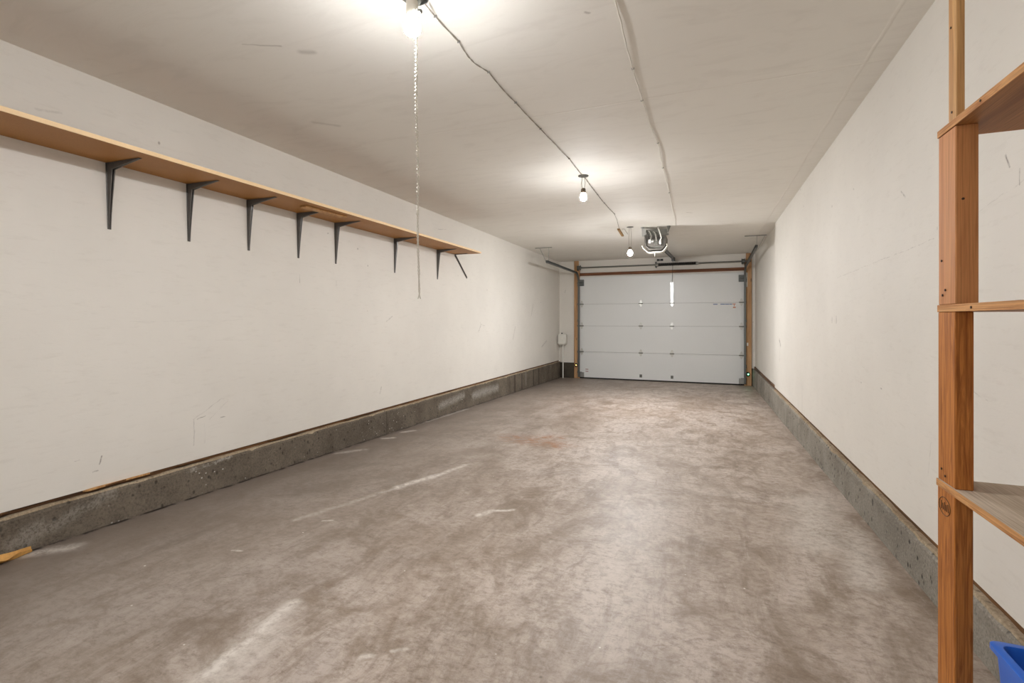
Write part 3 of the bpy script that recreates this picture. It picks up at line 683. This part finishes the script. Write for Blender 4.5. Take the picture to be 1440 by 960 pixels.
# ---------------- bare bulbs ----------------
def bulb_mesh(c, r, mat, parent):
    """bulb, c = centre of the globe: glowing dome below, added collar above shields the ceiling"""
    pr = [(0, -r)]+[(r*math.sin(a*math.pi/12), -r*math.cos(a*math.pi/12)) for a in range(1, 5)]+[(0, -r*.5)]
    MB().lathe(pr, c, (0, 0, 1), 18).build('bulb', mat, parent, True)
    MB().lathe([(0, -r*.49), (r*.87, -r*.49), (r*.97, -r*.25), (r*1.0, 0), (r*1.0, r*.18), (r*.86, r*.75), (.015, r*1.35), (.014, r*1.75), (0, r*1.75)], c, (0, 0, 1), 18).build('bulb_light_shield', M['collar'], parent, True)  # collar added to cut the upward light and soften the ceiling hot spot
# first: round ceiling box, porcelain pull-chain socket
p1 = Vector((-1.016, 1.55, 2.300))
l1 = thing('ceiling_lamp', (p1.x, p1.y, CZ), 'nearest bare lit bulb in porcelain socket with long pull cord beneath', 'lamp', None)
bulb_mesh(p1, .032, M['bulb'], l1)
MB().lathe([(0, .0), (.020, .0), (.022, .008), (.022, .052), (.018, .06), (0, .06)], (p1.x, p1.y, p1.z+.044), (0, 0, 1), 18).build('socket', M['porcelain'], l1, True)
MB().lathe([(0, 0), (.030, .0), (.055, .022), (.058, .045), (.058, .057), (0, .057)], (p1.x, p1.y+.01, CZ-.0575), (0, 0, 1), 8).build('ceiling_box', M['grey_steel'], l1)
MB().prism([(p1.x+.03, p1.y+.06, CZ-.004), (p1.x+.060, p1.y+.045, CZ-.004), (p1.x+.045, p1.y+.03, CZ-.06), (p1.x+.018, p1.y+.02, CZ-.07)], (0, .004, 0)).build('box_flap', M['track'], l1)
MB().tube([(p1.x+.01, p1.y, CZ-.06), (p1.x-.03, p1.y+.05, CZ-.05), (p1.x-.075, p1.y+.15, CZ-.006)], .004, 6).build('side_wire', M['cord'], l1, True)
MB().tube([(p1.x-.02, p1.y, CZ-.06), (p1.x-.06, p1.y+.07, CZ-.03), (p1.x-.105, p1.y+.125, CZ-.005), (p1.x-.09, p1.y+.0, CZ-.005)], .0035, 6).build('loop_wire', M['cord'], l1, True)
MB().lathe([(0, 0), (.007, 0), (.007, .02), (0, .02)], (p1.x+.022, p1.y-.003, p1.z+.055), (1, 0, -.3), 10).build('switch_stub', M['grey_steel'], l1)
# pull cord: two twisted strands ending in a fray
pc = thing('pull_cord', (-.99, 1.53, 2.33), 'long twisted white pull cord hanging from the nearest bulb, frayed tip', 'cord')
for ph in (0, math.pi):
    pts = []; N = 620
    for i in range(N+1):
        t_ = i/N; z = 2.352-1.038*t_; a = t_*2*math.pi*38+ph; rr = .0046-.0024*t_+.0007*math.sin(t_*90)
        xx = -.988+.014*t_+.002*math.sin(t_*14)
        pts.append((xx+rr*math.cos(a), 1.530+rr*math.sin(a), z))
    sgf = 1 if ph else -1
    e = Vector(pts[-1])
    pts += [tuple(e+Vector((sgf*.003, 0, -.010))), tuple(e+Vector((sgf*.008, 0, -.026)))]
    pc_m = MB().tube(pts, .0018, 5).build('strand', M['cord'], pc, True)
MB().tube([(-.974, 1.53, 1.322), (-.972, 1.53, 1.300)], .0008, 4).build('frayed_tip', M['cord'], pc)
# second and third: bulb hanging from a small plate by two wires
def hung(p, name, label, plate_z=CZ, rb_=.030, mat='bulb'):
    t = thing('hanging_bulb', (p.x, p.y, CZ), label, 'lamp', None)
    bulb_mesh(p, rb_, M[mat], t)
    zt = p.z+rb_*1.3
    MB().lathe([(0, 0), (.019, 0), (.021, .006), (.021, .030), (.016, .040), (0, .042)], (p.x, p.y, zt), (0, 0, 1), 16).build('socket', M['socket_brown'], t, True)
    MB().lathe([(0, 0), (.020, 0), (.045, .006), (.045, .010), (0, .010)], (p.x, p.y, CZ-.0105), (0, 0, 1), 18).build('ceiling_plate', M['grey_steel'], t, True)
    for s_ in (-1, 1): MB().tube([(p.x+s_*.010, p.y, zt+.036), (p.x+s_*.016, p.y, (zt+CZ)/2+.01), (p.x+s_*.009, p.y, CZ-.008)], .0022, 6).build('lead_wire', M['cable'], t, True)
    return t
hung(Vector((-.983, 4.15, 2.272)), 'hanging_bulb', 'lit bulb hanging by two wires at middle of ceiling', mat='bulb_mid')
p3 = Vector((-.94, 6.66, 2.107))
hung(p3, 'hanging_bulb', 'farthest lit bulb hanging just left of the door opener', rb_=.034, mat='bulb_far')
hung(Vector((-1.0, -1.15, 2.27)), 'hanging_bulb', 'lit bulb hanging behind the camera', mat='bulb_rear')
wbk = thing('ceiling_block', (-1.08, 6.6, CZ), 'pair of small wooden strips on the ceiling above farthest bulb', 'wooden block')
MB().obox((-1.100, 6.70, CZ-.012), (-1.130, 7.25, CZ-.012), .032, .020, bev=.002).build('wood_strip', M['wirewood'], wbk)
MB().obox((-1.042, 6.73, CZ-.012), (-1.058, 7.17, CZ-.012), .036, .020, bev=.002).build('wood_strip', M['white'], wbk)

# ---------------- ceiling cables ----------------
def cable(name, pts, r, mat, label, staples, twist=True, sag=0):
    t = thing(name, pts[0], label, 'cable')
    P = []
    for a, b_ in zip(pts, pts[1:]):
        a, b_ = Vector(a), Vector(b_); n = max(6, int((b_-a).length/.03))
        for k in range(n):
            f = k/n; q = a.lerp(b_, f); q.z -= math.sin(f*math.pi)*sag*(b_-a).length; P.append(q)
    P.append(Vector(pts[-1]))
    if twist:
        for ph in (0, math.pi):
            MB().tube([q+Vector((math.cos(i*.9+ph)*r*.9, 0, math.sin(i*.9+ph)*r*.9)) for i, q in enumerate(P)], r*.8, 6).build('wire', M[mat], t, True)
    else: MB().tube([q+Vector((noise_line(q.y, .003), 0, 0)) for q in P], r, 8).build('wire', M[mat], t, True)
    for i in staples:
        x, y, z = pts[i]
        MB().box(x-.007, x+.007, y-.002, y+.002, CZ-.010, CZ-.0003, .001).build('staple', M['steel'], t)
    return t
za = CZ-.0046
A = [(-1.0, 1.60, za-.03), (-1.03, 1.74, za), (-1.026, 1.937, za), (-1.042, 2.06, za), (-1.040, 2.132, za), (-1.012, 2.23, za), (-1.017, 2.42, za), (-1.010, 2.60, za), (-.998, 3.016, za), (-.990, 3.30, za), (-.978, 3.652, za), (-.983, 4.13, za)]
cable('ceiling_cable', A, .0021, 'cable', 'twisted grey cable stapled between nearest bulb and middle bulb', (1, 2, 5, 7, 8, 10), True, .008)
A2 = [(-.978, 4.17, za), (-.995, 4.8, za), (-1.0, 5.187, za), (-.991, 5.748, za), (-1.02, 6.1, za), (-1.09, 6.69, za)]
cable('ceiling_cable', A2, .0024, 'cable', 'twisted grey cable stapled between middle bulb and farthest bulb', (1, 2, 3), True, .008)
MB_ = None
B_ = [(-.33, -1.9, za), (-.328, 1.2, za), (-.328, 1.917, za), (-.334, 2.463, za), (-.334, 2.839, za), (-.330, 3.219, za), (-.311, 3.562, za), (-.324, 4.156, za), (-.324, 4.72, za), (-.329, 4.988, za), (-.341, 5.623, za), (-.361, 6.70, za)]
cable('ceiling_cable', B_, .0033, 'cord', 'pale cable running along ceiling to the right of the bulbs', (1, 3, 4, 6, 7, 9), False, .006)

# ---------------- wooden shelving unit on the right ----------------
PX0, PX1, PY0, PY1 = .558, .594, 1.480, 1.571
un = thing('shelving_unit', (.7, 1.0, FZ(1.0)), 'open wooden shelving unit of fir posts and plywood by right wall', 'shelving')
ND = -1.118     # offset to the near post, behind the frame edge
def post(z0, z1, mat, dx=0, w0=PX0, w1=PX1, y0=PY0, y1=PY1, off=0, name='post'):
    return MB().box(w0+dx, w1+dx, y0+off, y1+off, z0, z1, .002).build(name, mat, un)
for off in (0, ND):
    post(FZ(1.52)-.002 if off == 0 else FZ(.4)-.002, .7855, M['post'], -.002, off=off)
    post(.8035, 1.2305, M['post'], -.001, off=off)
    post(1.2485, 1.6775, M['post_pale'], .0, w1=PX1+.008, off=off)
    post(1.6965, CZ-.001, M['strip'], 0, w0=.563, w1=.580, y0=1.4895, y1=1.530, off=off, name='upright_strip')
y_n = PY0+ND-.02
def shelf(z, top_mat, x_out=.556, name='shelf'):
    o = MB().box(x_out, RX-.003, y_n, PY1+.003, z, z+.018, .0008).build(name, None, un, mats=[M['ply_edge'], top_mat, M['ply']])
    for p in o.data.polygons:
        if p.normal.z > .9: p.material_index = 1
        elif p.normal.z < -.9: p.material_index = 2
    return o
shelf(.7855, M['ply_top'], .554); shelf(1.2305, M['ply_top']); shelf(1.6775, M['ply'])
# nails and small hardware
for (x, y, z, ax) in ((PX0-.001, 1.53, 1.285, (-1, 0, 0)), (PX0-.001, 1.545, 1.273, (-1, 0, 0)), (PX0-.001, 1.55, 1.36, (-1, 0, 0)), (PX0-.003, 1.525, .822, (-1, 0, 0)), (PX0-.003, 1.545, .835, (-1, 0, 0)), (.556, 1.36, 1.687, (-1, 0, 0)), (.556, 1.40, 1.239, (-1, 0, 0)), (.572, PY0-.0005, 1.50, (0, -1, 0)), (.5628, 1.510, 1.72, (-1, 0, 0)), (.5628, 1.515, 1.93, (-1, 0, 0))):
    MB().lathe([(0, 0), (.003, 0), (.003, .0015), (0, .002)], (x, y, z), ax, 8).build('nail', M['nail'], un)
# faded ink grade stamp low on the post: an unreadable oval with strokes
b = MB(); pts = [(PX0-.0027, 1.530+.030*math.cos(a*math.pi/12), .745+.022*math.sin(a*math.pi/12)) for a in range(25)]
b.tube(pts, .0008, 4)
for k in range(5): b.obox((PX0-.0025, 1.51+.009*k, .735), (PX0-.0025, 1.513+.009*k, .755-.004*(k % 2)), .0012, .002, (0, 1, 0))
b.build('ink_stamp', M['nail'], un)
# screws in the wall beside the strip
for yy, zz in ((2.0, 1.875),):
    pass

# ---------------- blue bin ----------------
bn = thing('storage_bin', (.685, 1.15, FZ(1.15)), 'bright blue plastic bin on floor beside the wooden post', 'bin')
RZ = .520; bx0, bx1, by0, by1 = .566, .802, .93, 1.362
def rrect(x0, x1, y0, y1, r, z, seg=4):
    out = []
    for cx, cy, a0 in ((x1-r, y1-r, 0), (x0+r, y1-r, 90), (x0+r, y0+r, 180), (x1-r, y0+r, 270)):
        for k in range(seg+1):
            a = math.radians(a0+90*k/seg); out.append((cx+r*math.cos(a), cy+r*math.sin(a), z))
    return out
fz = FZ(1.15)+.004
lay = [(.030, .02, fz), (.008, .02, RZ-.013), (0, .018, RZ-.012), (-.0, .018, RZ-.002), (.003, .018, RZ), (.016, .016, RZ), (.020, .015, RZ-.006), (.036, .018, fz+.006)]
b = MB(); rings = []
for ins, r, z in lay: rings.append([b.b.verts.new(p) for p in rrect(bx0+ins, bx1-ins, by0+ins, by1-ins, r, z)])
n = len(rings[0])
for A_, B2 in zip(rings, rings[1:]):
    for k in range(n): b.b.faces.new((A_[k], A_[(k+1) % n], B2[(k+1) % n], B2[k]))
b.b.faces.new(rings[0]); b.b.faces.new(rings[-1])
b.build('tub', M['blue'], bn, True)

# ---------------- dried leaf by the left curb ----------------
b = MB(); cx, cy = -2.850, 1.165; n = 14
sp = []
for i in range(n+1):
    t_ = i/n; wv = .030*math.sin(math.pi*min(1, .06+t_*.94)**.7)+.003
    yy = cy-.09+.18*t_; xx = cx-.004+.006*math.sin(t_*6); zz = FZ(yy)+.005+.004*math.sin(t_*7)
    sp.append([b.b.verts.new(q) for q in ((xx-wv, yy, zz+.024), (xx-wv*.3, yy, zz-.003), (xx+wv*.4, yy+.003, zz), (xx+wv, yy, zz+.018+.006*math.sin(t_*11)), (xx+wv*.4, yy+.003, zz+.003), (xx-wv*.3, yy, zz))])
for A_, B2 in zip(sp, sp[1:]):
    for k in range(6): b.b.faces.new((A_[k], A_[(k+1) % 6], B2[(k+1) % 6], B2[k]))
b.b.faces.new(sp[0]); b.b.faces.new(sp[-1])
tag(b.build('dried_leaf', M['leaf'], None, True), 'curled yellow-brown dried leaf on floor against left curb', 'leaf')
